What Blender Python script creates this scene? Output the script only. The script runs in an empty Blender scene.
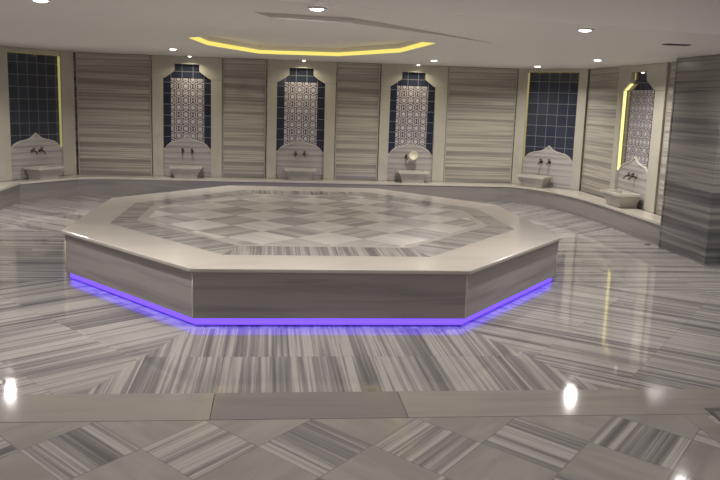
import bpy, bmesh, math, random
from mathutils import Matrix, Vector
random.seed(4)
C = bpy.context.scene.collection
S = bpy.context.scene
PI = math.pi

# ------------------------------------------------------------------ objects
def setp(o, label=None, cat=None, group=None, kind=None):
    if label: o['label'] = label
    if cat: o['category'] = cat
    if group: o['group'] = group
    if kind: o['kind'] = kind
    return o
def empty(name, loc=(0,0,0), rz=0.0, **k):
    o = bpy.data.objects.new(name, None); C.objects.link(o)
    o.location = loc; o.rotation_euler = (0,0,rz); o.empty_display_size = .1
    return setp(o, **k)
def build(name, bm, mat, parent=None, smooth=False, loc=None, **k):
    me = bpy.data.meshes.new(name)
    bm.normal_update(); bm.to_mesh(me); bm.free()
    o = bpy.data.objects.new(name, me); C.objects.link(o)
    me.materials.append(mat)
    if smooth:
        for p in me.polygons: p.use_smooth = True
    if parent: o.parent = parent
    if loc: o.location = loc
    return setp(o, **k)
def copy_tree(o, parent=None):
    c = o.copy(); C.objects.link(c); c.parent = parent
    for ch in list(o.children): copy_tree(ch, c)
    return c

# ------------------------------------------------------------------ shapes
def box(bm, x0, x1, y0, y1, z0, z1):
    v = [bm.verts.new(p) for p in ((x0,y0,z0),(x1,y0,z0),(x1,y1,z0),(x0,y1,z0),(x0,y0,z1),(x1,y0,z1),(x1,y1,z1),(x0,y1,z1))]
    for f in ((0,3,2,1),(4,5,6,7),(0,1,5,4),(1,2,6,5),(2,3,7,6),(3,0,4,7)):
        bm.faces.new([v[i] for i in f])
    return bm
def bx(*a, bev=0.0):
    bm = box(bmesh.new(), *a)
    if bev: bevel(bm, bev)
    return bm
def bevel(bm, w, seg=2):
    bmesh.ops.bevel(bm, geom=list(bm.edges), offset=w, segments=seg, affect='EDGES', profile=.5)
def prism_z(bm, pts, z0, z1):
    """closed plan polygon (counter-clockwise) raised from z0 to z1"""
    a = [bm.verts.new((x,y,z0)) for x,y in pts]; b = [bm.verts.new((x,y,z1)) for x,y in pts]
    bm.faces.new(a[::-1]); bm.faces.new(b)
    n = len(pts)
    for i in range(n): bm.faces.new((a[i], a[(i+1)%n], b[(i+1)%n], b[i]))
    return bm
def prism_y(bm, pts, y0, y1):
    """closed elevation polygon in x,z given depth from y0 (front) to y1 (back)"""
    a = [bm.verts.new((x,y0,z)) for x,z in pts]; b = [bm.verts.new((x,y1,z)) for x,z in pts]
    bm.faces.new(a); bm.faces.new(b[::-1])
    n = len(pts)
    for i in range(n): bm.faces.new((a[i], b[i], b[(i+1)%n], a[(i+1)%n]))
    bmesh.ops.recalc_face_normals(bm, faces=bm.faces)
    return bm
def tube(bm, pts, r, n=10, closed=False):
    pts = [Vector(p) for p in pts]; rings = []
    m = len(pts)
    for i, p in enumerate(pts):
        a = pts[max(i-1,0)]; b = pts[min(i+1,m-1)]
        d = (b-a).normalized()
        u = d.cross(Vector((0,0,1)))
        if u.length < 1e-3: u = Vector((1,0,0))
        u.normalize(); w = u.cross(d)
        rr = r[i] if isinstance(r,(list,tuple)) else r
        rings.append([bm.verts.new(p + u*rr*math.cos(t*2*PI/n) + w*rr*math.sin(t*2*PI/n)) for t in range(n)])
    for i in range(m-1):
        for t in range(n):
            bm.faces.new((rings[i][t], rings[i][(t+1)%n], rings[i+1][(t+1)%n], rings[i+1][t]))
    bm.faces.new(rings[0][::-1]); bm.faces.new(rings[-1])
    bmesh.ops.recalc_face_normals(bm, faces=bm.faces)
    return bm
def lathe(prof, n=32, axis='z', cap=True):
    """prof: list of (r, z)"""
    bm = bmesh.new(); rings = []
    for r, z in prof:
        rings.append([bm.verts.new((r*math.cos(t*2*PI/n), r*math.sin(t*2*PI/n), z)) for t in range(n)])
    for i in range(len(rings)-1):
        for t in range(n):
            bm.faces.new((rings[i][t], rings[i][(t+1)%n], rings[i+1][(t+1)%n], rings[i+1][t]))
    if cap:
        bm.faces.new(rings[0][::-1]); bm.faces.new(rings[-1])
    bmesh.ops.recalc_face_normals(bm, faces=bm.faces)
    if axis == 'y':
        bmesh.ops.rotate(bm, verts=bm.verts, matrix=Matrix.Rotation(PI/2, 3, 'X'))
    return bm

# ------------------------------------------------------------------ node helpers
class N:
    def __init__(s, name):
        s.m = bpy.data.materials.new(name); s.m.use_nodes = True
        s.t = s.m.node_tree; s.t.nodes.clear()
        s.out = s.t.nodes.new('ShaderNodeOutputMaterial')
    def n(s, typ, **k):
        nd = s.t.nodes.new(typ)
        for a, b in k.items(): setattr(nd, a, b)
        return nd
    def l(s, a, b): s.t.links.new(a, b)
    def put(s, sock, v):
        if isinstance(v, (int, float)): sock.default_value = v
        elif isinstance(v, tuple): sock.default_value = v
        else: s.l(v, sock)
    def math(s, op, a, b=None, c=None):
        nd = s.n('ShaderNodeMath', operation=op)
        for i, v in enumerate((a, b, c)):
            if v is not None: s.put(nd.inputs[i], v)
        return nd.outputs[0]
    def comb(s, x, y, z=0.0):
        nd = s.n('ShaderNodeCombineXYZ')
        s.put(nd.inputs[0], x); s.put(nd.inputs[1], y); s.put(nd.inputs[2], z)
        return nd.outputs[0]
    def sep(s, v):
        nd = s.n('ShaderNodeSeparateXYZ'); s.l(v, nd.inputs[0]); return nd.outputs
    def noise(s, vec, scale=1.0, detail=3.0, rough=.5, dist=0.0):
        nd = s.n('ShaderNodeTexNoise'); s.l(vec, nd.inputs['Vector'])
        nd.inputs['Scale'].default_value = scale; nd.inputs['Detail'].default_value = detail
        nd.inputs['Roughness'].default_value = rough; nd.inputs['Distortion'].default_value = dist
        return nd.outputs['Fac']
    def white(s, vec):
        nd = s.n('ShaderNodeTexWhiteNoise', noise_dimensions='3D'); s.l(vec, nd.inputs['Vector'])
        return nd.outputs['Value']
    def ramp(s, fac, stops, interp='LINEAR'):
        nd = s.n('ShaderNodeValToRGB'); s.l(fac, nd.inputs[0])
        cr = nd.color_ramp; cr.interpolation = interp
        while len(cr.elements) < len(stops): cr.elements.new(.5)
        for e, (p, c) in zip(cr.elements, stops):
            e.position = p; e.color = (*c, 1) if len(c) == 3 else c
        return nd.outputs[0]
    def mix(s, f, a, b, mode='MIX'):
        nd = s.n('ShaderNodeMix', data_type='RGBA', blend_type=mode)
        s.put(nd.inputs[0], f)
        for i, v in ((6, a), (7, b)):
            if isinstance(v, tuple): nd.inputs[i].default_value = (*v, 1) if len(v) == 3 else v
            else: s.l(v, nd.inputs[i])
        return nd.outputs[2]
    def bsdf(s, col, rough=.5, metal=0.0, spec=.5, coat=0.0):
        b = s.n('ShaderNodeBsdfPrincipled')
        if isinstance(col, tuple): b.inputs['Base Color'].default_value = (*col, 1)
        else: s.l(col, b.inputs['Base Color'])
        s.put(b.inputs['Roughness'], rough)
        b.inputs['Metallic'].default_value = metal
        b.inputs['Specular IOR Level'].default_value = spec
        b.inputs['Coat Weight'].default_value = coat
        s.l(b.outputs[0], s.out.inputs[0]); return b
    def obj(s): return s.n('ShaderNodeTexCoord').outputs['Object']
    def uv(s): return s.n('ShaderNodeTexCoord').outputs['UV']

def plain(name, col, rough=.5, metal=0.0, spec=.5, var=0.04, scale=6):
    g = N(name)
    f = g.noise(g.obj(), scale, 3)
    c = g.mix(f, tuple(v*(1-var) for v in col), tuple(min(1,v*(1+var)) for v in col))
    g.bsdf(c, rough, metal, spec); return g.m
def emit(name, col, strength):
    g = N(name); e = g.n('ShaderNodeEmission')
    e.inputs[0].default_value = (*col, 1); e.inputs[1].default_value = strength
    g.l(e.outputs[0], g.out.inputs[0]); return g.m

PALE = (.43,.41,.385); MID = (.30,.284,.27); DARK = (.125,.118,.12); VIOLET = (.21,.198,.20)
def stripe_col(g, across, along, seed, freq=14.0, tone=1.0, contrast=1.0):
    """veined marble: sharp bands across, slowly changing along"""
    v = g.comb(g.math('MULTIPLY', across, freq), g.math('MULTIPLY', along, .16), seed)
    n1 = g.noise(v, 1.0, 5.0, .68, .05)
    v2 = g.comb(g.math('MULTIPLY', across, freq*.33), g.math('MULTIPLY', along, .3), g.math('ADD', seed, 7.3))
    n2 = g.noise(v2, 1.0, 2.0, .5, .1)
    v3 = g.comb(g.math('MULTIPLY', across, freq*2.1), g.math('MULTIPLY', along, .22), g.math('ADD', seed, 3.1))
    n3 = g.noise(v3, 1.0, 2.0, .6, .05)
    f = g.math('ADD', g.math('MULTIPLY', n1, .62), g.math('MULTIPLY', n2, .38))
    k = contrast
    def m(c): return tuple(tone*(MID[i]*(1-k)+c[i]*k) for i in range(3))
    c0 = g.ramp(f, [(.38, m(DARK)), (.45, m(VIOLET)), (.49, m(MID)), (.53, m(PALE)), (.585, m(PALE)), (.62, m(VIOLET))])
    ln = g.ramp(n3, [(.36, (1,1,1)), (.43, (0,0,0))])
    return g.mix(g.math('MULTIPLY', ln, .55*k), c0, m(DARK))

def mat_wall_stripes(name, axis=0, freq=13.0, tone=1.0, contrast=1.0, rough=.22, slab=.0, led_tint=None):
    g = N(name); x, y, z = g.sep(g.obj())
    along = g.math('ADD', x, y)
    seed = 1.0
    zz = z
    if slab:
        row = g.math('FLOOR', g.math('DIVIDE', z, slab))
        seed = g.math('MULTIPLY', row, 3.7)
        tonev = g.white(g.comb(row, 2.0, 5.0))
    col = stripe_col(g, zz, along, seed, freq, tone, contrast)
    if slab:
        col = g.mix(g.math('MULTIPLY', tonev, .30), col, (.34*tone,.325*tone,.30*tone))
        fr = g.math('FRACT', g.math('DIVIDE', z, slab))
        ln = g.math('LESS_THAN', fr, .012)
        col = g.mix(g.math('MULTIPLY', ln, .45), col, (.12,.11,.1))
    if led_tint: col = g.mix(1.0, col, led_tint, 'MULTIPLY')
    g.bsdf(col, rough, 0, .5); return g.m

def mat_marble(name, base, vein, rough=.2, scale=(1,1,5), amt=.5, spec=.5):
    g = N(name); x, y, z = g.sep(g.obj())
    v = g.comb(g.math('MULTIPLY', x, scale[0]), g.math('MULTIPLY', y, scale[1]), g.math('MULTIPLY', z, scale[2]))
    n = g.noise(v, 1.0, 5.0, .6, .35)
    f = g.ramp(n, [(.38, (1,1,1)), (.52, (0,0,0))])
    col = g.mix(g.math('MULTIPLY', f, amt), base, vein)
    g.bsdf(col, rough, 0, spec); return g.m

# ------------------------------------------------------------------ materials
M = {}
M['ceiling'] = plain('ceiling_plaster', (.82,.795,.765), .5, var=.01, scale=1.5, spec=.35)
M['soffit'] = plain('soffit_plaster', (.95,.93,.90), .5, var=.01, scale=1.5, spec=.35)  # paler than the ceiling plaster, so the near part looks brighter lit
M['wall'] = mat_wall_stripes('striped_marble_wall', freq=14, tone=1.15, contrast=.8)
M['panel'] = mat_wall_stripes('striped_marble_panel', freq=17, tone=1.26, contrast=.75, rough=.10, slab=.30, led_tint=(1,.985,.90))  # multiplied colour carries the yellow spill of the LEDs
M['pillar'] = mat_wall_stripes('grey_striped_marble', freq=12, tone=.62, contrast=1.0, rough=.2, slab=.62)
M['frame'] = mat_marble('cream_marble_frame', (.50,.48,.40), (.41,.39,.325), .2, (1.2,1.2,1.4), .5)  # cream marble, yellowed a little further for the LED glow
M['splash'] = mat_wall_stripes('marble_splashback', freq=17, tone=1.25, contrast=.6, rough=.2)
M['edge'] = plain('pale_marble_edge', (.66,.63,.56), .25)
M['bench_top'] = mat_marble('pale_marble_seat', (.60,.565,.49), (.46,.43,.38), .16, (2,2,2), .5)
M['bench_front'] = mat_marble('grey_marble_front', (.27,.25,.235), (.20,.187,.18), .25, (.5,.5,7), .8)
M['basin'] = mat_marble('basin_marble', (.40,.38,.35), (.30,.285,.27), .28, (3,3,6), .5)
M['basin_rim'] = mat_marble('basin_rim_marble', (.58,.55,.48), (.47,.44,.4), .2, (3,3,6), .4)
M['side'] = mat_marble('platform_side_marble', (.38,.35,.345), (.24,.222,.228), .24, (.35,.35,8), .75)
M['top'] = mat_marble('cream_marble_slab', (.56,.52,.475), (.48,.445,.41), .15, (1.1,2.5,1), .45, spec=.3)
M['edge_dark'] = mat_marble('platform_plinth_marble', (.3,.28,.28), (.2,.19,.19), .3)
M['bronze'] = plain('aged_bronze', (.16,.12,.09), .35, .9)
M['chrome'] = plain('brushed_chrome', (.55,.53,.5), .25, 1.0)
M['bowl'] = plain('cream_bowl', (.80,.75,.58), .4, 0, .4)
M['bowl_in'] = plain('cream_bowl_inside', (.62,.57,.42), .4, 0, .4)
M['lamp_ring'] = plain('white_lamp_ring', (.75,.74,.7), .4)
M['lens'] = emit('downlight_lens', (1,.96,.86), 14)
M['lens_small'] = emit('small_downlight_lens', (1,.92,.72), 9)
M['cove'] = emit('yellow_cove_light', (1,.84,.20), 1.0)
M['led_violet'] = emit('violet_led', (.11,.052,.80), 2.7)
M['vent'] = plain('dark_vent', (.12,.12,.12), .5)
M['grate'] = plain('grey_grate', (.15,.14,.14), .5, spec=.2)
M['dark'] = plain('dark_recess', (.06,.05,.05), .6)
for nm, st in (('led_dim', .16), ('led_mid', .36), ('led_bright', 1.3)):
    M[nm] = emit('yellow_'+nm, (1,.86,.34), st)

# navy tiles, object space local to the niche (x across, z up)
def mat_tiles(size, x0, z0, name):
    g = N(name); x, y, z = g.sep(g.obj())
    a = g.math('DIVIDE', g.math('SUBTRACT', x, x0), size); b = g.math('DIVIDE', g.math('SUBTRACT', z, z0), size)
    fa = g.math('FRACT', a); fb = g.math('FRACT', b)
    w = .045
    e = g.math('MAXIMUM', g.math('LESS_THAN', fa, w), g.math('LESS_THAN', fb, w))
    r = g.white(g.comb(g.math('FLOOR', a), g.math('FLOOR', b), 3.0))
    nz = g.noise(g.obj(), 30, 2)
    base = g.mix(r, (.018,.023,.042), (.034,.042,.070))
    base = g.mix(g.math('MULTIPLY', nz, .3), base, (.05,.055,.08))
    col = g.mix(e, base, (.20,.20,.205))
    rough = g.math('ADD', g.math('MULTIPLY', e, .4), .10)
    g.bsdf(col, rough, 0, .5); return g.m
M['tiles'] = mat_tiles(.20, -.30, .33, 'navy_tiles')
M['tiles_wide'] = mat_tiles(.205, -.515, .33, 'navy_tiles_wide')

# patterned tile panel: mirrored geometric rosettes in rose, grey and navy on white
def mat_mosaic():
    g = N('rosette_tiles'); x, y, z = g.sep(g.obj())
    s = .13
    px = g.math('PINGPONG', g.math('ADD', x, 9.0), s); pz = g.math('PINGPONG', g.math('ADD', z, .02), s)
    def petals(cx, cz, n, k):
        dx = g.math('SUBTRACT', px, cx); dz = g.math('SUBTRACT', pz, cz)
        r = g.math('SQRT', g.math('ADD', g.math('MULTIPLY', dx, dx), g.math('MULTIPLY', dz, dz)))
        ang = g.math('ARCTAN2', dz, dx)
        return r, g.math('SINE', g.math('ADD', g.math('MULTIPLY', r, k), g.math('MULTIPLY', g.math('SINE', g.math('MULTIPLY', ang, float(n))), 1.6)))
    r1, k1 = petals(0.0, 0.0, 8, 170.0)
    r2, k2 = petals(s, s, 8, 150.0)
    near = g.math('LESS_THAN', r1, s*.72)
    kk = g.math('ADD', g.math('MULTIPLY', near, k1), g.math('MULTIPLY', g.math('SUBTRACT', 1.0, near), k2))
    n = g.noise(g.comb(px, pz, 1.0), 17, 1)
    motif = g.ramp(n, [(.42, (.13,.072,.082)), (.50, (.05,.052,.08)), (.58, (.07,.07,.10))])
    col = g.mix(g.math('GREATER_THAN', kk, .05), (.52,.50,.50), motif)
    v = g.n('ShaderNodeTexVoronoi', feature='F1'); g.l(g.comb(px, pz, 0.0), v.inputs['Vector']); v.inputs['Scale'].default_value = 30
    col = g.mix(g.math('MULTIPLY', g.math('LESS_THAN', v.outputs[0], .28), .7), col, (.50,.48,.50))
    core = g.math('MAXIMUM', g.math('LESS_THAN', r1, .028), g.math('LESS_THAN', r2, .022))
    col = g.mix(core, col, (.56,.54,.55))
    g.bsdf(col, .18, 0, .5); return g.m
M['mosaic'] = mat_mosaic()

# ring floor: UV u = metres along the platform edge, v = metres away from it
def mat_ring(name, tone=1.0, slabu=.31, slabv=.73, contrast=1.0, freq=15.0, rough=.06, joints=True):
    g = N(name); u, v, _ = g.sep(g.uv())
    ci = g.math('FLOOR', g.math('DIVIDE', u, slabu)); cj = g.math('FLOOR', g.math('DIVIDE', v, slabv))
    rnd = g.white(g.comb(ci, 2.0, 1.5)); rnd2 = g.white(g.comb(ci, cj, 9.5))
    seed = g.math('ADD', g.math('MULTIPLY', rnd, 40.0), g.math('MULTIPLY', g.white(g.comb(ci, cj, 4.5)), .9))
    col = stripe_col(g, u, v, seed, freq, tone, contrast)
    col = g.mix(g.math('MULTIPLY', rnd2, .22), col, (.30*tone,.284*tone,.27*tone))
    if joints:
        fu = g.math('FRACT', g.math('DIVIDE', u, slabu)); fv = g.math('FRACT', g.math('DIVIDE', v, slabv))
        e = g.math('MAXIMUM', g.math('LESS_THAN', fu, .012), g.math('LESS_THAN', fv, .006))
        col = g.mix(g.math('MULTIPLY', e, .4), col, (.13,.12,.115))
    nr = g.noise(g.comb(u, v, 4.0), 9, 3)
    g.bsdf(col, g.math('ADD', g.math('MULTIPLY', nr, .10), rough-.05), 0, .5); return g.m
M['ring'] = mat_ring('radial_striped_floor', .95, freq=24.0, slabu=.62)
M['band'] = mat_ring('striped_inlay', 1.15, .26, 5.0, .95, 22, .14, False)

# diamonds: half width hx, half height hy, centre of a pale/striped cell at x0, y0
def mat_diamond(name, x0, y0, hx, hy, par, pale, tone, contrast=1.0, freq=17.0, rough=.12, grout=.0, swap=0.0, spec=.5):
    g = N(name); x, y, z = g.sep(g.obj())
    p = g.math('DIVIDE', g.math('SUBTRACT', x, x0), 2*hx); q = g.math('DIVIDE', g.math('SUBTRACT', y, y0), 2*hy)
    a = g.math('ADD', g.math('ADD', p, q), .5); b = g.math('ADD', g.math('SUBTRACT', p, q), .5)
    i = g.math('FLOOR', a); j = g.math('FLOOR', b)
    s = g.math('ADD', i, j)
    odd = g.math('FLOORED_MODULO', s, 2.0)                       # 0 even, 1 odd
    k = g.math('FLOORED_MODULO', g.math('ADD', swap, g.math('FLOOR', g.math('DIVIDE', s, 2.0))), 2.0)
    across = g.math('MULTIPLY', g.math('ADD', g.math('MULTIPLY', k, a), g.math('MULTIPLY', g.math('SUBTRACT', 1.0, k), b)), .47)
    along = g.math('MULTIPLY', g.math('ADD', g.math('MULTIPLY', k, b), g.math('MULTIPLY', g.math('SUBTRACT', 1.0, k), a)), .47)
    rnd = g.white(g.comb(i, j, 2.5))
    st = stripe_col(g, across, along, g.math('MULTIPLY', rnd, 50.0), freq, tone, contrast)
    pv = g.noise(g.comb(g.math('MULTIPLY', across, 5.0), along, g.math('MULTIPLY', rnd, 30.0)), 1.3, 4, .55, .4)
    pl = g.mix(g.ramp(pv, [(.40, (0,0,0)), (.62, (1,1,1))]), tuple(c*.80 for c in pale), pale)
    pl = g.mix(g.math('MULTIPLY', rnd, .35), pl, tuple(c*.78 for c in pale))
    sel = g.math('SUBTRACT', 1.0, odd) if par == 0 else odd
    col = g.mix(sel, pl, st)
    if grout:
        fa = g.math('FRACT', a); fb = g.math('FRACT', b)
        e = g.math('MAXIMUM', g.math('LESS_THAN', fa, grout), g.math('LESS_THAN', fb, grout))
        col = g.mix(g.math('MULTIPLY', e, .55), col, (.15,.14,.13))
    nr = g.noise(g.obj(), 7, 3)
    g.bsdf(col, g.math('ADD', g.math('MULTIPLY', nr, .06), rough-.03), 0, spec); return g.m
M['near'] = mat_diamond('diamond_floor', -.26, -2.275, .312, .375, 0, (.32,.305,.28), .92, 1.0, 16, .065, .018, 1.0)
M['check'] = mat_diamond('diamond_inlay', .08, 1.46, .335, .37, 1, (.80,.755,.72), 1.5, .42, 12, .22, .0, 0.0, .25)

# ------------------------------------------------------------------ floor
A = 1.15; BX, BY = 2.58, 1.748; CY = 3.03
OCT = [(-A,0),(A,0),(BX,BY),(BX,2*CY-BY),(A,2*CY),(-A,2*CY),(-BX,2*CY-BY),(-BX,BY)]   # ccw, first edge is the front
def clip(poly, a, b, c):
    """keep a*x + b*y <= c; vertices are (x, y)"""
    out = []
    for i in range(len(poly)):
        p, q = poly[i], poly[(i+1)%len(poly)]
        dp = a*p[0]+b*p[1]-c; dq = a*q[0]+b*q[1]-c
        if dp <= 0: out.append(p)
        if (dp < 0 < dq) or (dq < 0 < dp):
            t = dp/(dp-dq); out.append((p[0]+(q[0]-p[0])*t, p[1]+(q[1]-p[1])*t))
    return out
SEAM = []
for i in range(8):
    p0 = Vector(OCT[i-1]); p1 = Vector(OCT[i]); p2 = Vector(OCT[(i+1)%8])
    n1 = Vector(((p1-p0).y, -(p1-p0).x)).normalized(); n2 = Vector(((p2-p1).y, -(p2-p1).x)).normalized()
    SEAM.append((n1+n2).normalized())
SEAM[0] = Vector((-.335,-.942)).normalized(); SEAM[1] = Vector((.37,-.93)).normalized()
YF, YS0, YS1 = -1.46, -1.46, -1.90
def ring_mesh(inner, outer_fn, z):
    bm = bmesh.new(); uvl = bm.loops.layers.uv.new('UVMap')
    for i in range(8):
        p = Vector(inner[i]); q = Vector(inner[(i+1)%8]); t = (q-p).normalized(); n = Vector((t.y, -t.x))
        poly = outer_fn(i, p, q)
        if len(poly) < 3: continue
        vs = [bm.verts.new((x, y, z)) for x, y in poly]
        f = bm.faces.new(vs)
        if f.normal.z < 0 or (f.normal_update() or f.normal.z < 0): f.normal_flip()
        mid = (p+q)/2
        for l in f.loops:
            d = Vector((l.vert.co.x, l.vert.co.y)) - mid
            l[uvl].uv = (d.dot(t) + 20 + i*7.13, d.dot(n) + 3.65)
    return bm
def outer_sector(i, p, q):
    a = SEAM[i]; b = SEAM[(i+1)%8]
    p = p-a*.14; q = q-b*.14
    poly = [tuple(p), tuple(q), tuple(q+b*14), tuple(p+a*14)]
    poly = clip(poly, 0, -1, -YF); poly = clip(poly, 1, 0, 5.3); poly = clip(poly, -1, 0, 5.12); poly = clip(poly, 0, 1, 9.05)
    return poly
bm = ring_mesh(OCT, outer_sector, 0)
floor = build('floor', bm, M['ring'], kind='structure', label='grey striped marble floor laid in sectors around the platform')
bm = prism_z(bmesh.new(), [(-5.1,-9.2),(5.3,-9.2),(5.3,YS1),(-5.1,YS1)], -.05, 0)
build('floor_diamond', bm, M['near'], kind='structure', label='foreground floor of striped and plain marble diamonds')
# threshold strip: three long slabs across
tM = [mat_marble('threshold_pale', (.29,.268,.243), (.235,.218,.20), .09, (.6,6,1), .7),
      mat_marble('threshold_grey', (.205,.19,.187), (.165,.155,.155), .13, (.6,6,1), .8)]
xs = [(-5.1,-2.95,0),(-2.95,-.855,0),(-.855,.325,1),(.325,2.6,0),(2.6,5.3,0)]
for k, (a, b, w) in enumerate(xs):
    build('trim_%d' % (k+1), bx(a+.002, b-.002, YS1+.002, YS0-.002, -.05, .002), tM[w], kind='structure',
          label='long %s marble slab of the threshold strip' % ('grey' if w else 'cream'))
build('floor_base', bx(-5.1,5.3,-9.2,9.1,-.12,-.052), M['edge_dark'], kind='structure')

# ------------------------------------------------------------------ platform
pl = empty('heated_platform', (0, CY, 0), label='large octagonal marble platform with violet light under its edge in the middle of the hall', cat='platform')
PS = []
for i in range(8):
    p0 = Vector(OCT[i-1]); p1 = Vector(OCT[i]); p2 = Vector(OCT[(i+1)%8])
    n1 = Vector(((p1-p0).y, -(p1-p0).x)).normalized(); n2 = Vector(((p2-p1).y, -(p2-p1).x)).normalized()
    PS.append((n1+n2).normalized())
def sc_oct(d, cy=0):
    out = []
    for i in range(8):
        p = Vector(OCT[i]) - Vector((0, CY))
        nseam = PS[i]
        t = (Vector(OCT[(i+1)%8])-Vector(OCT[i])).normalized(); n = Vector((t.y,-t.x))
        out.append(tuple(p - nseam*(d/ nseam.dot(n))))
    return out
H = .50; TH = .035
bm = prism_z(bmesh.new(), sc_oct(0), H-TH, H); bevel(bm, .008)
build('top_slab', bm, M['top'], pl, label='cream marble top slab')
prev = sc_oct(.035); inn = sc_oct(.06)
for i in range(8):
    a, b = Vector(prev[i]), Vector(prev[(i+1)%8]); c, d = Vector(inn[i]), Vector(inn[(i+1)%8])
    bm = prism_z(bmesh.new(), [tuple(a+(b-a).normalized()*.003), tuple(b-(b-a).normalized()*.003), tuple(d), tuple(c)], .075, H-TH)
    build('side_panel', bm, M['side'], pl)
bm = prism_z(bmesh.new(), sc_oct(.10), 0, .12)
build('plinth', bm, M['edge_dark'], pl)
bm = prism_z(bmesh.new(), sc_oct(.0605), .12, H-TH)
build('core', bm, M['edge_dark'], pl)
for p_ in sc_oct(.035):
    build('corner_bead', lathe([(.006,0),(.006,H-TH-.077)], 10), M['edge'], pl, True, loc=(p_[0], p_[1], .0765), label='thin pale corner bead')
# violet led strip on each side of the plinth, under the overhang
o1 = sc_oct(.072); o2 = sc_oct(.095)
for i in range(8):
    bm = prism_z(bmesh.new(), [o1[i], o1[(i+1)%8], o2[(i+1)%8], o2[i]], .012, .074)
    build('led_strip', bm, M['led_violet'], pl, label='glowing violet light strip')
def ringp(o, i): return o
OUTB = [(-.93,-2.46),(.93,-2.46),(2.2,-.82),(2.2,.82),(.93,2.46),(-.93,2.46),(-2.2,.82),(-2.2,-.82)]
INB  = [(-.80,-2.03),(.80,-2.03),(1.96,-.60),(1.96,.60),(.80,2.03),(-.80,2.03),(-1.96,.60),(-1.96,-.60)]
CHK  = [(-.77,-1.97),(.77,-1.97),(1.86,-.55),(1.86,.55),(.77,1.97),(-.77,1.97),(-1.86,.55),(-1.86,-.55)]
bm = ring_mesh(OUTB, lambda i, p, q: [tuple(p), tuple(q), INB[(i+1)%8], INB[i]], H+.0006)
build('striped_border', bm, M['band'], pl, label='grey striped inlay border')
bm = prism_z(bmesh.new(), CHK, H-.002, H+.0006)
ck = build('diamond_field', bm, M['check'], pl, label='field of pale and grey marble diamonds')
ck.location = (0, 0, 0)
# the diamond material works in object space; shift its mesh so object space equals world plan
ck.data.transform(Matrix.Translation((0, CY, 0))); ck.location = (0, -CY, 0)

# ------------------------------------------------------------------ walls
CH = 2.54
WP = [(-5.10,-9.0),(-5.10,7.467),(-4.107,9.035),(4.235,9.035),(5.285,7.985),(5.285,-9.0)]
wnames = ['wall_left','wall_left_angled','wall_back','wall_right_angled','wall_right','wall_rear']
for i, nm in enumerate(wnames):
    a = Vector(WP[i]); b = Vector(WP[(i+1)%6]); t = (b-a).normalized(); n = Vector((-t.y, t.x))   # outward
    ea = .0
    bm = prism_z(bmesh.new(), [tuple(a), tuple(a+n*.12), tuple(b+n*.12), tuple(b)], 0, CH)
    bmesh.ops.recalc_face_normals(bm, faces=bm.faces)
    build(nm, bm, M['wall'], kind='structure', label='%s of horizontally striped marble' % nm.replace('_', ' '))

BH = .33
def wall_frame(p0, p1):
    a = Vector(p0); b = Vector(p1); t = (b-a).normalized()
    return a, t, math.atan2(t.y, t.x)
# local frame of every wall: x along the wall, +y into the wall, z up
LW0 = ((-5.01,7.45),(-4.06,8.95)); BW = ((-4.06,8.95),(4.2,8.95)); RW4 = ((4.2,8.95),(5.2,7.95)); RW5 = ((5.2,7.95),(5.2,3.9))

def panel(wall, s0, s1, label):
    a, t, rz = wall_frame(*wall)
    w = s1-s0
    r = empty('wall_panel', (a.x+t.x*(s0+w/2), a.y+t.y*(s0+w/2), BH), rz, label=label, cat='wall panel', group='striped marble wall panels between the niches')
    build('striped_slab', bx(-w/2+.02, w/2-.02, .022, .06, .0, CH-BH-.03), M['panel'], r)
    bm = bmesh.new()
    box(bm, -w/2, -w/2+.018, .018, .06, 0, CH-BH-.01); box(bm, w/2-.018, w/2, .018, .06, 0, CH-BH-.01)
    box(bm, -w/2+.018, w/2-.018, .018, .06, CH-BH-.028, CH-BH-.01)
    build('edge_strip', bm, M['frame'], r, label='thin pale edge strip')
    return r
panel(BW, .02, 1.345, 'wide striped marble wall panel between the left corner niche and the next arched niche')
panel(BW, 2.645, 3.445, 'narrow striped marble wall panel between the first and second arched niches')
panel(BW, 4.765, 5.585, 'narrow striped marble wall panel left of the niche with the round cream bowl')
panel(BW, 6.90, 8.245, 'wide striped marble wall panel right of the niche with the round cream bowl')
panel(RW5, .015, 1.31, 'striped marble wall panel between the right corner niche and the far right glowing niche')
panel(RW5, 3.0, 4.0, 'striped marble wall strip between the far right glowing niche and the pillar')

def cusp(x0, x1, zb, zt, n=14):
    """ogee top line of the splashback from left to right"""
    w = (x1-x0)/2; cx = (x0+x1)/2; L = []
    prof = [(1.0,0.0),(.93,.03),(.885,.16),(.82,.30),(.72,.42),(.60,.50),(.46,.555),(.34,.60),(.24,.66),(.15,.75),(.08,.87),(.0,1.0)]
    for d, h in prof: L.append((cx-w*d, zb+(zt-zb)*h))
    return L + [(2*cx-x, z) for x, z in L[-2::-1]]

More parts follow.
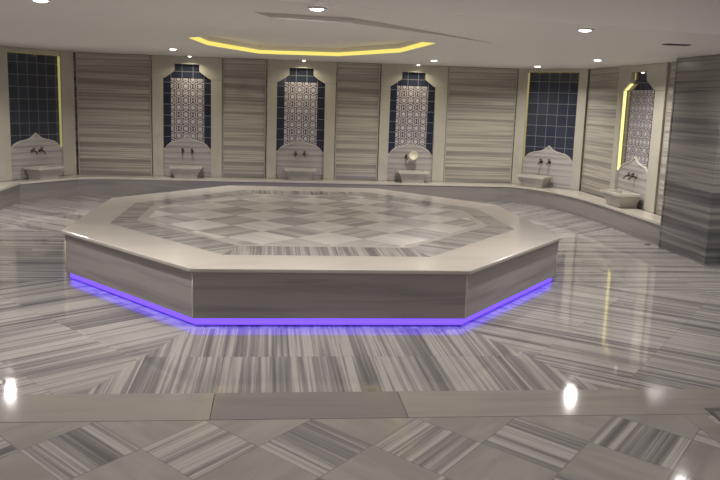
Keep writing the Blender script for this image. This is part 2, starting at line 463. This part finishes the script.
def niche(wall, s0, s1, o0, o1, kind, led, label, neck=.225, ledtop=False, ztop=2.40, zs=2.13, zn=2.27):
    """s0..s1 whole frame along the wall, o0..o1 its opening"""
    a, t, rz = wall_frame(*wall)
    cx = (o0+o1)/2
    r = empty('wall_niche', (a.x+t.x*cx, a.y+t.y*cx, BH), rz, label=label, cat='niche', group='washing niches around the hall')
    L, R = s0-cx, s1-cx; l, q = o0-cx, o1-cx
    zb = .83-BH; zt = 1.10-BH; top = CH-BH-.004
    zs, zn, zT = zs-BH, zn-BH, ztop-BH
    fy0, fy1 = -.012, .065
    if kind == 'arch':
        for sx0, sx1 in ((L, l), (q, R)):
            build('pilaster', bx(sx0, sx1, fy0, fy1, 0, zs-.002, bev=.004), M['frame'], r)
        # header with the stepped bottle-neck cut-out
        pts = [(L,zs),(l,zs),(l+.045,zs+.02),(-neck-.075,zn-.055),(-neck,zn),(-neck,zT),(neck,zT),(neck,zn),(neck+.075,zn-.055),(q-.045,zs+.02),(q,zs),(R,zs),(R,top),(L,top)]
        bm = bmesh.new()
        # built as two halves joined at the centre so every face stays simple
        left = [(L,zs),(l,zs),(l+.045,zs+.02),(-neck-.075,zn-.055),(-neck,zn),(-neck,zT),(0,zT),(0,top),(L,top)]
        right = [(-x if False else x, z) for x, z in [(R,zs),(R,top),(0,top),(0,zT),(neck,zT),(neck,zn),(neck+.075,zn-.055),(q-.045,zs+.02),(q,zs)]]
        prism_y(bm, left, fy0-.003, fy1); prism_y(bm, right, fy0-.003, fy1)
        build('header', bm, M['frame'], r, label='cream header cut like a bottle neck')
        tz = zT
    else:
        for sx0, sx1 in ((L, l), (q, R)):
            build('pilaster', bx(sx0, sx1, fy0, fy1, 0, top, bev=.004), M['frame'], r)
        build('header', bx(l, q, fy0+.02, fy1, ztop-BH, top), M['frame'], r)
        tz = ztop-BH
    # navy tiling at the back
    bm = bx(l, q, .069, .078, .45-.05, tz)
    to = build('tile_panel', bm, M['tiles'] if kind == 'arch' else M['tiles_wide'], r, label='navy glazed tiles')
    if kind == 'arch':
        m = .30*(q-l)/.88
        build('patterned_panel', bx(-m, m, .064, .0688, .42, zs+.01), M['mosaic'], r, label='patterned rosette tile panel')
    # striped splashback with its ogee top
    cl = cusp(l, q, zb, zt)
    bm = bmesh.new()
    for i in range(len(cl)-1):
        (xa, za), (xb, zz) = cl[i], cl[i+1]
        if xb-xa < 1e-4: continue
        prism_y(bm, [(xa,0),(xb,0),(xb,zz),(xa,za)], .035, .063)
    bmesh.ops.remove_doubles(bm, verts=bm.verts, dist=1e-5)
    build('splashback', bm, M['splash'], r, label='striped splashback with ogee top')
    bm = bmesh.new(); w = .014
    for i in range(len(cl)-1):
        (xa, za), (xb, zz) = cl[i], cl[i+1]
        prism_y(bm, [(xa,za),(xb,zz),(xb,zz+w),(xa,za+w)], .022, .062)
    build('ogee_edge', bm, M['edge'], r, label='pale moulded edge of the splashback')
    # light strips hidden along the reveals
    ly0, ly1 = .012, .062
    if kind == 'arch':
        n1, n2 = led
        for sg, mm in ((-1, n1), (1, n2)):
            if mm is None: continue
            e = l if sg < 0 else q
            bm = bmesh.new()
            x0_, x1_ = sorted((e-sg*.007, e-sg*.001)); box(bm, x0_, x1_, ly0, ly1, zb+.02, zs)
            build('led_strip', bm, mm, r, label='yellow light strip along the reveal')
            bm = bmesh.new()
            x0_, x1_ = sorted((sg*(neck-.007), sg*(neck-.001))); box(bm, x0_, x1_, ly0+.03, ly1, zn, zT-.01)
            build('led_strip', bm, M['led_mid'] if mm is M['led_bright'] else M['led_dim'], r)
            if mm is M['led_bright']:
                bm = bmesh.new()
                pa = (sg*abs(e)-sg*.04, zs+.015); pb = (sg*(neck+.07), zn-.06)
                pts_ = [pa, pb, (pb[0]-sg*.006, pb[1]-.006), (pa[0]-sg*.006, pa[1]-.006)]
                prism_y(bm, pts_, ly0, ly1); build('led_strip', bm, mm, r)
    else:
        n1, n2 = led
        for sg, mm in ((-1, n1), (1, n2)):
            e = l if sg < 0 else q
            x0_, x1_ = sorted((e-sg*.007, e-sg*.001))
            build('led_strip', bx(x0_, x1_, ly0, ly1, zb+.02, tz-.02), mm, r, label='yellow light strip along the reveal')
        build('led_strip', bx(l+.02, q-.02, .012, .062, tz-.012, tz-.004), M['led_dim'], r, label='dim yellow light strip under the header')
    return r
D, Md, Br = M['led_dim'], M['led_mid'], M['led_bright']
NW = [
 niche(LW0, -.02, 1.74, .30, 1.44, 'flat', (D, M['led_mid']), 'far left corner niche with plain navy tiles and yellow glow on its right edge', ztop=2.46),
 niche(BW, 1.365, 2.635, 1.56, 2.435, 'arch', (None, None), 'arched niche with patterned tiles, leftmost of the three on the back wall'),
 niche(BW, 3.465, 4.75, 3.65, 4.55, 'arch', (None, None), 'arched niche with patterned tiles, middle of the three on the back wall'),
 niche(BW, 5.60, 6.885, 5.785, 6.66, 'arch', (None, None), 'arched niche with patterned tiles where the round cream bowl hangs'),
 niche(RW4, .0, 1.405, .20, 1.235, 'flat', (Md, D), 'right corner niche with plain navy tiles and glowing left edge', ztop=2.48),
 niche(RW5, 1.34, 2.98, 1.52, 2.66, 'arch', (Br, Md), 'bright yellow-edged arched niche with patterned tiles beside the pillar', neck=.27, ztop=2.43, zs=2.14, zn=2.31),
]

# ------------------------------------------------------------------ bench
FR = [(-4.67,-.5),(-4.66,7.45),(-3.93,8.42),(-3.5,8.55),(3.9,8.60),(4.14,8.55),(4.33,8.32),(4.50,8.0),(4.63,7.65),(4.73,7.2),(4.80,6.7),(4.83,6.1),(4.83,3.96)]
BK = [(5.19,3.96),(5.19,7.93),(4.19,8.935),(-4.05,8.935),(-4.99,7.46),(-4.99,-.5)]
bn = empty('marble_bench', (0,8.7,0), label='continuous low marble bench running round the walls under the niches', cat='bench')
def off(pts, d):
    out = []
    for i, p in enumerate(pts):
        a = Vector(pts[max(i-1,0)]); b = Vector(pts[min(i+1,len(pts)-1)]); t = (b-a).normalized()
        out.append((p[0]+t.y*d, p[1]-t.x*d))
    return out
def strip_prism(front, d0, d1, z0, z1):
    f = off(front, d0); b = off(front, -d1)
    bm = bmesh.new()
    rows = [[bm.verts.new((x,y,z)) for x,y in pp] for pp, z in ((f,z0),(f,z1),(b,z1),(b,z0))]
    n = len(front)
    for i in range(n-1):
        for k in range(4):
            bm.faces.new((rows[k][i], rows[k][i+1], rows[(k+1)%4][i+1], rows[(k+1)%4][i]))
    bm.faces.new([rows[k][0] for k in range(4)]); bm.faces.new([rows[k][-1] for k in range(4)][::-1])
    bmesh.ops.recalc_face_normals(bm, faces=bm.faces)
    return bm
BKP = [(-4.98,-.5),(-4.98,7.42),(-4.03,8.93),(-3.5,8.93),(3.9,8.93),(4.185,8.925),(4.43,8.68),(4.68,8.43),(4.93,8.18),(5.175,7.93),(5.18,6.7),(5.18,6.1),(5.18,3.96)]
def quad_prism(front, back, z0, z1):
    bm = bmesh.new()
    rows = [[bm.verts.new((x,y,z)) for x,y in pp] for pp, z in ((front,z0),(front,z1),(back,z1),(back,z0))]
    n = len(front)
    for i in range(n-1):
        for k in range(4):
            bm.faces.new((rows[k][i], rows[k][i+1], rows[(k+1)%4][i+1], rows[(k+1)%4][i]))
    bm.faces.new([rows[k][0] for k in range(4)]); bm.faces.new([rows[k][-1] for k in range(4)][::-1])
    bmesh.ops.recalc_face_normals(bm, faces=bm.faces)
    return bm
FO = off(FR, .015)
for i0, i1 in ((0,1),(1,3),(3,4),(4,8),(8,12)):
    q_ = build('seat', quad_prism(FO[i0:i1+1], BKP[i0:i1+1], BH-.035, BH), M['bench_top'], bn, label='pale marble seat slab'); q_.location = (0,-8.7,0)
    fo, bo = off(FR, 0), off(FR, -.03)
    q_ = build('front_panel', quad_prism(fo[i0:i1+1], bo[i0:i1+1], 0, BH-.035), M['bench_front'], bn, label='grey marble front'); q_.location = (0,-8.7,0)
b2 = empty('marble_bench', (5.1,1.5,0), label='short piece of low marble bench just in front of the striped pillar', cat='bench')
build('seat', bx(-.13,.14,-1.2,1.23,BH-.035,BH), M['bench_top'], b2)
build('front_panel', bx(-.115,-.085,-1.2,1.23,0,BH-.035), M['bench_front'], b2)
build('end_panel', bx(-.085,.14,-1.2,-1.17,0,BH-.035), M['bench_front'], b2)
q_ = build('end_panel', bx(-4.97,-4.63,-.5,-.47,0,BH-.035), M['bench_front'], bn); q_.location = (0,-8.7,0)
build('grate', lathe([(.045,0),(.045,.006),(.03,.009)], 16), M['dark'], None, loc=(4.74,4.16,.001), label='small dark floor drain at the foot of the bench near the pillar', cat='drain').name = 'floor_drain'

# pillar
pr = empty('marble_pillar', (5.03,3.35,0), label='massive pillar clad in dark grey striped marble at the right', cat='pillar')
build('shaft', bx(-.23,.23,-.6,.6,.0,CH-.002,bev=.006), M['pillar'], pr)
for sy in (-1, 1):
    build('corner_strip', bx(-.236,-.20, sy*.6-.004 if sy<0 else .568, sy*.6+.036-.004 if sy<0 else .604, .0, CH-.003), M['pillar'], pr)

# ------------------------------------------------------------------ basins and taps
def make_basin(w=.58, d=.36, h=.215):
    r = empty('marble_basin', (0,0,0))
    # tapered hollow body
    bm = bmesh.new()
    def ring(wx, dy, z, yo=0): return [bm.verts.new((sx*wx/2, sy*dy/2+yo, z)) for sx, sy in ((-1,-1),(1,-1),(1,1),(-1,1))]
    R_ = [ring(w*.70,d*.72,0,.03), ring(w*.74,d*.76,h*.25,.025), ring(w*.90,d*.94,h*.74), ring(w*.92,d*.95,h-.035), ring(w*.76,d*.70,h-.035), ring(w*.56,d*.5,h*.35)]
    for i in range(len(R_)-1):
        for k in range(4): bm.faces.new((R_[i][k], R_[i][(k+1)%4], R_[i+1][(k+1)%4], R_[i+1][k]))
    bm.faces.new(R_[0][::-1]); bm.faces.new(R_[-1])
    bmesh.ops.recalc_face_normals(bm, faces=bm.faces)
    build('body', bm, M['basin'], r)
    bm = bmesh.new(); a, b = w/2, d/2; ia, ib = w*.38, d*.35
    box(bm, -a, a, -b, -ib, h-.035, h); box(bm, -a, a, ib, b, h-.035, h)
    box(bm, -a, -ia, -ib, ib, h-.035, h); box(bm, ia, a, -ib, ib, h-.035, h)
    build('rim', bm, M['basin_rim'], r, label='pale projecting rim')
    return r
def make_tap():
    r = empty('wall_tap', (0,0,0))
    build('escutcheon', lathe([(.001,0),(.028,0),(.03,.006),(.016,.014),(.014,.03)], 18, 'y'), M['bronze'], r, True)
    build('spout', tube(bmesh.new(), [(0,-.02,0),(0,-.07,.004),(0,-.11,-.006),(0,-.125,-.03),(0,-.127,-.05)], [.014,.014,.013,.012,.013]), M['bronze'], r, True)
    bm = lathe([(.010,0),(.010,.03),(.024,.034),(.026,.045),(.018,.052)], 14)
    bmesh.ops.translate(bm, verts=bm.verts, vec=(0,-.055,.008))
    build('handle', bm, M['bronze'], r, True)
    return r
basin0 = make_basin(); tap0 = make_tap()
bl = ['marble basin on the bench in the far left corner niche', 'marble basin on the bench below the leftmost arched niche of the back wall',
      'marble basin on the bench below the middle arched niche of the back wall', 'marble basin on the bench under the round cream bowl',
      'marble basin in the right corner niche with navy tiles', 'large grey marble basin in the glowing niche beside the pillar']
wh = ['in the far left corner niche', 'in the leftmost arched niche of the back wall', 'in the middle arched niche of the back wall',
      'behind the round cream bowl', 'in the right corner niche', 'in the glowing niche beside the pillar']
bu = tu = False
bxo = [-.05, 0, 0, .02, -.14, .12]
for k, nc in enumerate(NW):
    rz = nc.rotation_euler.z
    mat = Matrix.Translation(nc.location) @ Matrix.Rotation(rz, 4, 'Z')
    b = basin0 if not bu else copy_tree(basin0); bu = True
    b.location = mat @ Vector((bxo[k], -.012-.19, 0)); b.rotation_euler.z = rz
    if k == 5: b.scale = (1.2, 1.05, 1.05)
    b['label'] = bl[k]; b['category'] = 'basin'; b['group'] = 'marble basins on the bench'
    for sx, side in ((-1, 'left'), (1, 'right')):
        t = tap0 if not tu else copy_tree(tap0); tu = True
        t.location = mat @ Vector((bxo[k]*.3 + sx*.085, .034, .80-BH)); t.rotation_euler.z = rz
        t['label'] = '%s bronze wall tap %s' % (side, wh[k]); t['category'] = 'tap'; t['group'] = 'pairs of wall taps above the basins'

# bowl hung over the taps of the third arched niche
r = empty('hanging_bowl', (2.185, 8.77, .845), label='round cream bowl hung over the taps of the third arched niche', cat='bowl')
prof = [(.002,0),(.05,.0),(.075,.012),(.082,.022),(.084,.045),(.078,.047),(.070,.036),(.045,.014),(.002,.010)]
bm = lathe(prof, 36, 'y', cap=False)
build('bowl_shell', bm, M['bowl'], r, True)
build('boss', lathe([(.001,-.004),(.022,-.004),(.03,.001)], 24, 'y'), M['bowl_in'], r, True)

# ------------------------------------------------------------------ ceiling
# cove opening (clockwise seen from below does not matter)
CV = [(-1.1,3.1),(1.0,2.75),(1.36,3.0),(1.28,5.05),(.55,6.75),(-.72,6.9),(-1.40,5.1),(-1.52,3.75)]
def poly_with_hole(outer, hole, z):
    bm = bmesh.new()
    o = [bm.verts.new((x,y,z)) for x,y in outer]; h = [bm.verts.new((x,y,z)) for x,y in hole]
    es = [bm.edges.new((o[i], o[(i+1)%len(o)])) for i in range(len(o))] + [bm.edges.new((h[i], h[(i+1)%len(h)])) for i in range(len(h))]
    bmesh.ops.triangle_fill(bm, edges=es, use_beauty=True)
    return bm
def thick(bm, dz):
    ret = bmesh.ops.extrude_face_region(bm, geom=list(bm.faces))
    bmesh.ops.translate(bm, verts=[v for v in ret['geom'] if isinstance(v, bmesh.types.BMVert)], vec=(0,0,dz))
    bmesh.ops.recalc_face_normals(bm, faces=bm.faces)
    return bm
bm = thick(poly_with_hole([(-5.2,-9.1),(5.4,-9.1),(5.4,9.2),(-5.2,9.2)], CV, CH), .12)
build('ceiling', bm, M['ceiling'], kind='structure', label='plain pale plaster ceiling')
bm = prism_z(bmesh.new(), [(-1.8,2.7),(1.6,2.7),(1.6,7.1),(-1.8,7.1)], CH+.121, CH+.18)
build('ceiling_recess', bm, M['ceiling'], kind='structure')
# thin dropped panel around the cove and the lowered soffit over the entrance side
DP = [(-.66,.32,.001),(-.50,.33,.045),(.15,.45,.045),(1.15,1.62,.02),(1.95,2.65,.003),(2.2,4.3,.001),(1.5,7.3,.001),(-1.2,7.4,.001),(-1.68,5.0,.001),(-1.70,3.9,.001)]
bm = bmesh.new()
o = [bm.verts.new((x,y,CH-d)) for x,y,d in DP]; h = [bm.verts.new((x,y,CH-.001)) for x,y in CV]
es = [bm.edges.new((o[i], o[(i+1)%len(o)])) for i in range(len(o))] + [bm.edges.new((h[i], h[(i+1)%8])) for i in range(8)]
bmesh.ops.triangle_fill(bm, edges=es, use_beauty=True)
edges = [e for e in bm.edges if e.is_boundary]
ret = bmesh.ops.extrude_edge_only(bm, edges=edges)
for v in ret['geom']:
    if isinstance(v, bmesh.types.BMVert): v.co.z = CH-.0003
bmesh.ops.recalc_face_normals(bm, faces=bm.faces)
build('ceiling_panel', bm, M['ceiling'], kind='structure', label='slightly dropped ceiling panel around the lit recess')
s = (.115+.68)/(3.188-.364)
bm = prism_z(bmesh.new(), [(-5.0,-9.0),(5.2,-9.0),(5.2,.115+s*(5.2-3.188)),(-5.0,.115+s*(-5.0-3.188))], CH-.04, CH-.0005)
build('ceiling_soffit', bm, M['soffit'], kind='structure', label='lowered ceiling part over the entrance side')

cv = empty('cove_light', (-.1,4.9,CH), label='glowing yellow light line around the recess in the ceiling', cat='cove light')
cen = Vector((-.1,4.9))
for i in range(2,7):
    a = Vector(CV[i]); b = Vector(CV[(i+1)%8])
    t = (b-a).normalized(); n = Vector((-t.y, t.x))
    if n.dot(cen-a) < 0: n = -n
    P = [a-cen, b-cen, b-cen+n*.012, a-cen+n*.012]
    P = [tuple(p) for p in P]
    bm = prism_z(bmesh.new(), P, -.004, .052); bmesh.ops.recalc_face_normals(bm, faces=bm.faces)
    build('light_strip', bm, M['cove'], cv)

# downlights
def make_down(R, nm, lens):
    r = empty(nm)
    build('ring', lathe([(R*.72,-.004),(R*.80,-.012),(R*1.0,-.009),(R*1.04,-.0005),(R*.70,-.0005)], 32), M['lamp_ring'], r, True)
    build('lens', lathe([(.001,-.022),(R*.35,-.0205),(R*.6,-.016),(R*.74,-.006),(R*.70,-.001)], 28), lens, r, label='bright lens')
    return r
def lamp(loc, power, size, spread=150, col=(1,.95,.905)):
    l = bpy.data.lights.new('downlight_glow', 'AREA'); l.shape = 'DISK'; l.size = size; l.energy = power; l.color = col
    l.spread = math.radians(spread)
    o = bpy.data.objects.new('downlight_glow', l); C.objects.link(o); o.location = loc
    return o
LS = .75
big0 = make_down(.075, 'downlight', M['lens']); sm0 = make_down(.045, 'small_downlight', M['lens_small'])
SP = (-.012 - .016)
lights = [((-.19,-.20,CH), 46, 'round ceiling downlight nearest the top centre of the view with a soft glow beyond it'),
          ((2.19,.55,CH), 46, 'large bright ceiling downlight above the right side of the platform'),
          ((4.12,4.95,CH), 52, 'ceiling downlight in front of the right striped panel and glowing niche'),
          ((4.1,7.55,CH), 34, 'ceiling downlight in front of the right corner niche'),
          ((2.13,6.9,CH), 58, 'ceiling downlight just right of the yellow recess'),
          ((-2.02,6.45,CH), 58, 'ceiling downlight just left of the yellow recess'),
          ((-2.25,.07,CH), 46, 'ceiling downlight cut by the upper left edge of the view'),
          ((-4.3,5.4,CH), 52, 'ceiling downlight left of the view over the side aisle'),
          ((-4.1,1.6,CH), 30, 'added unseen ceiling downlight left of the view beside the platform'),  # this and the following lamps are unseen, added to light the room evenly
          ((4.3,1.9,CH), 30, 'added unseen ceiling downlight right of the view beside the pillar'),
          ((-2.4,-3.2,CH-.04), 16, 'added unseen ceiling downlight behind the view on the left'),
          ((.0,-3.6,CH-.04), 16, 'added unseen ceiling downlight behind the view in the middle'),
          ((2.4,-3.2,CH-.04), 16, 'added unseen ceiling downlight behind the view on the right'),
          ((-1.5,-7.0,CH-.04), 26, 'added unseen ceiling downlight at the rear on the left'),
          ((1.5,-7.0,CH-.04), 26, 'added unseen ceiling downlight at the rear on the right')]
for k, (p, pw, lb) in enumerate(lights):
    o = big0 if k == 0 else copy_tree(big0)
    o.location = p; o['label'] = lb; o['category'] = 'ceiling light'; o['group'] = 'round ceiling downlights'
    lamp((p[0], p[1], p[2]-.028), pw*LS, .11, 180 if k == 0 else 150)
for k, (x, lb) in enumerate([(-1.99,'small spotlight in the ceiling above the leftmost arched niche'), (.07,'small spotlight in the ceiling above the middle arched niche'), (2.2,'small spotlight in the ceiling above the niche with the bowl')]):
    o = sm0 if k == 0 else copy_tree(sm0)
    o.location = (x, 8.72, CH); o['label'] = lb; o['category'] = 'ceiling light'; o['group'] = 'small spotlights above the niches'
    lamp((x, 8.72, CH-.028), 4.0, .05, 140, (1,.9,.68))
# small lamp at the top of the glowing niche
o = copy_tree(sm0); mat = Matrix.Translation(NW[5].location) @ Matrix.Rotation(NW[5].rotation_euler.z, 4, 'Z')
o.location = mat @ Vector((0.03, .028, 2.43-BH)); o['label'] = 'small spotlight inside the neck of the glowing niche'; o['category'] = 'ceiling light'; o['group'] = 'small spotlights above the niches'
o.scale = (.7,.7,1)
# round ceiling vent near the pillar
vt = empty('ceiling_vent', (3.65,1.75,CH), label='small dark slotted vent in the ceiling near the pillar', cat='vent')
build('frame', bx(-.13,.13,-.06,.06,-.008,-.0005), M['grate'], vt)
for i in range(4):
    build('slat', bx(-.115,.115,-.048+i*.026,-.034+i*.026,-.011,-.0075), M['vent'], vt)

# floor drain and sunken floor corner
build('floor_drain', lathe([(.06,0),(.06,.004),(.045,.006)], 24), M['chrome'], None, True, loc=(-2.27,-1.24,.001),
      label='small round metal floor drain at the left edge above the threshold strip', cat='drain')
r = empty('sunken_corner', (2.25,-1.9,0), label='flat grey plate standing in for a sunken floor corner, with a dark band for its shade, at the right end of the threshold strip', cat='drain')
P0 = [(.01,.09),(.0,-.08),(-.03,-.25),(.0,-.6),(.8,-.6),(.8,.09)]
build('rim', prism_z(bmesh.new(), P0[::-1], .0005, .006), M['dark'], r, label='dark band for the shaded side of the recess')  # flat dark sheet in place of the shaded recess wall
P1 = [(.035,.03),(.02,-.08),(-.018,-.25),(.012,-.58),(.79,-.58),(.79,.04)]
build('trim_6', bx(2.06,2.205,-3.2,-1.904,-.04,.002), tM[0], kind='structure', label='pale marble strip beside the sunken corner')
build('recess_floor', prism_z(bmesh.new(), P1[::-1], .003, .0075), M['grate'], r)

# ------------------------------------------------------------------ world and camera
w = bpy.data.worlds.new('World'); S.world = w; w.use_nodes = True
w.node_tree.nodes['Background'].inputs[0].default_value = (.5,.48,.45,1)
w.node_tree.nodes['Background'].inputs[1].default_value = .0
cam = bpy.data.cameras.new('camera'); co = bpy.data.objects.new('camera', cam); C.objects.link(co)
F = Vector((.11200037,.97847109,-.17335005)); Rr = Vector((.99362777,-.10805503,.03206206)); U = Vector((-.01264046,.17583639,.98433825))
m = Matrix((Rr, U, -F)).transposed().to_4x4(); m.translation = (-.52205338,-6.43014273,1.8865963)
co.matrix_world = m
cam.sensor_width = 36; cam.lens = 805.9*36/720; cam.clip_start = .05; cam.clip_end = 60
S.camera = co
S.view_settings.view_transform = 'Standard'; S.view_settings.look = 'None'; S.view_settings.gamma = 1
S.view_settings.use_curve_mapping = False; S.view_settings.exposure = 0.0
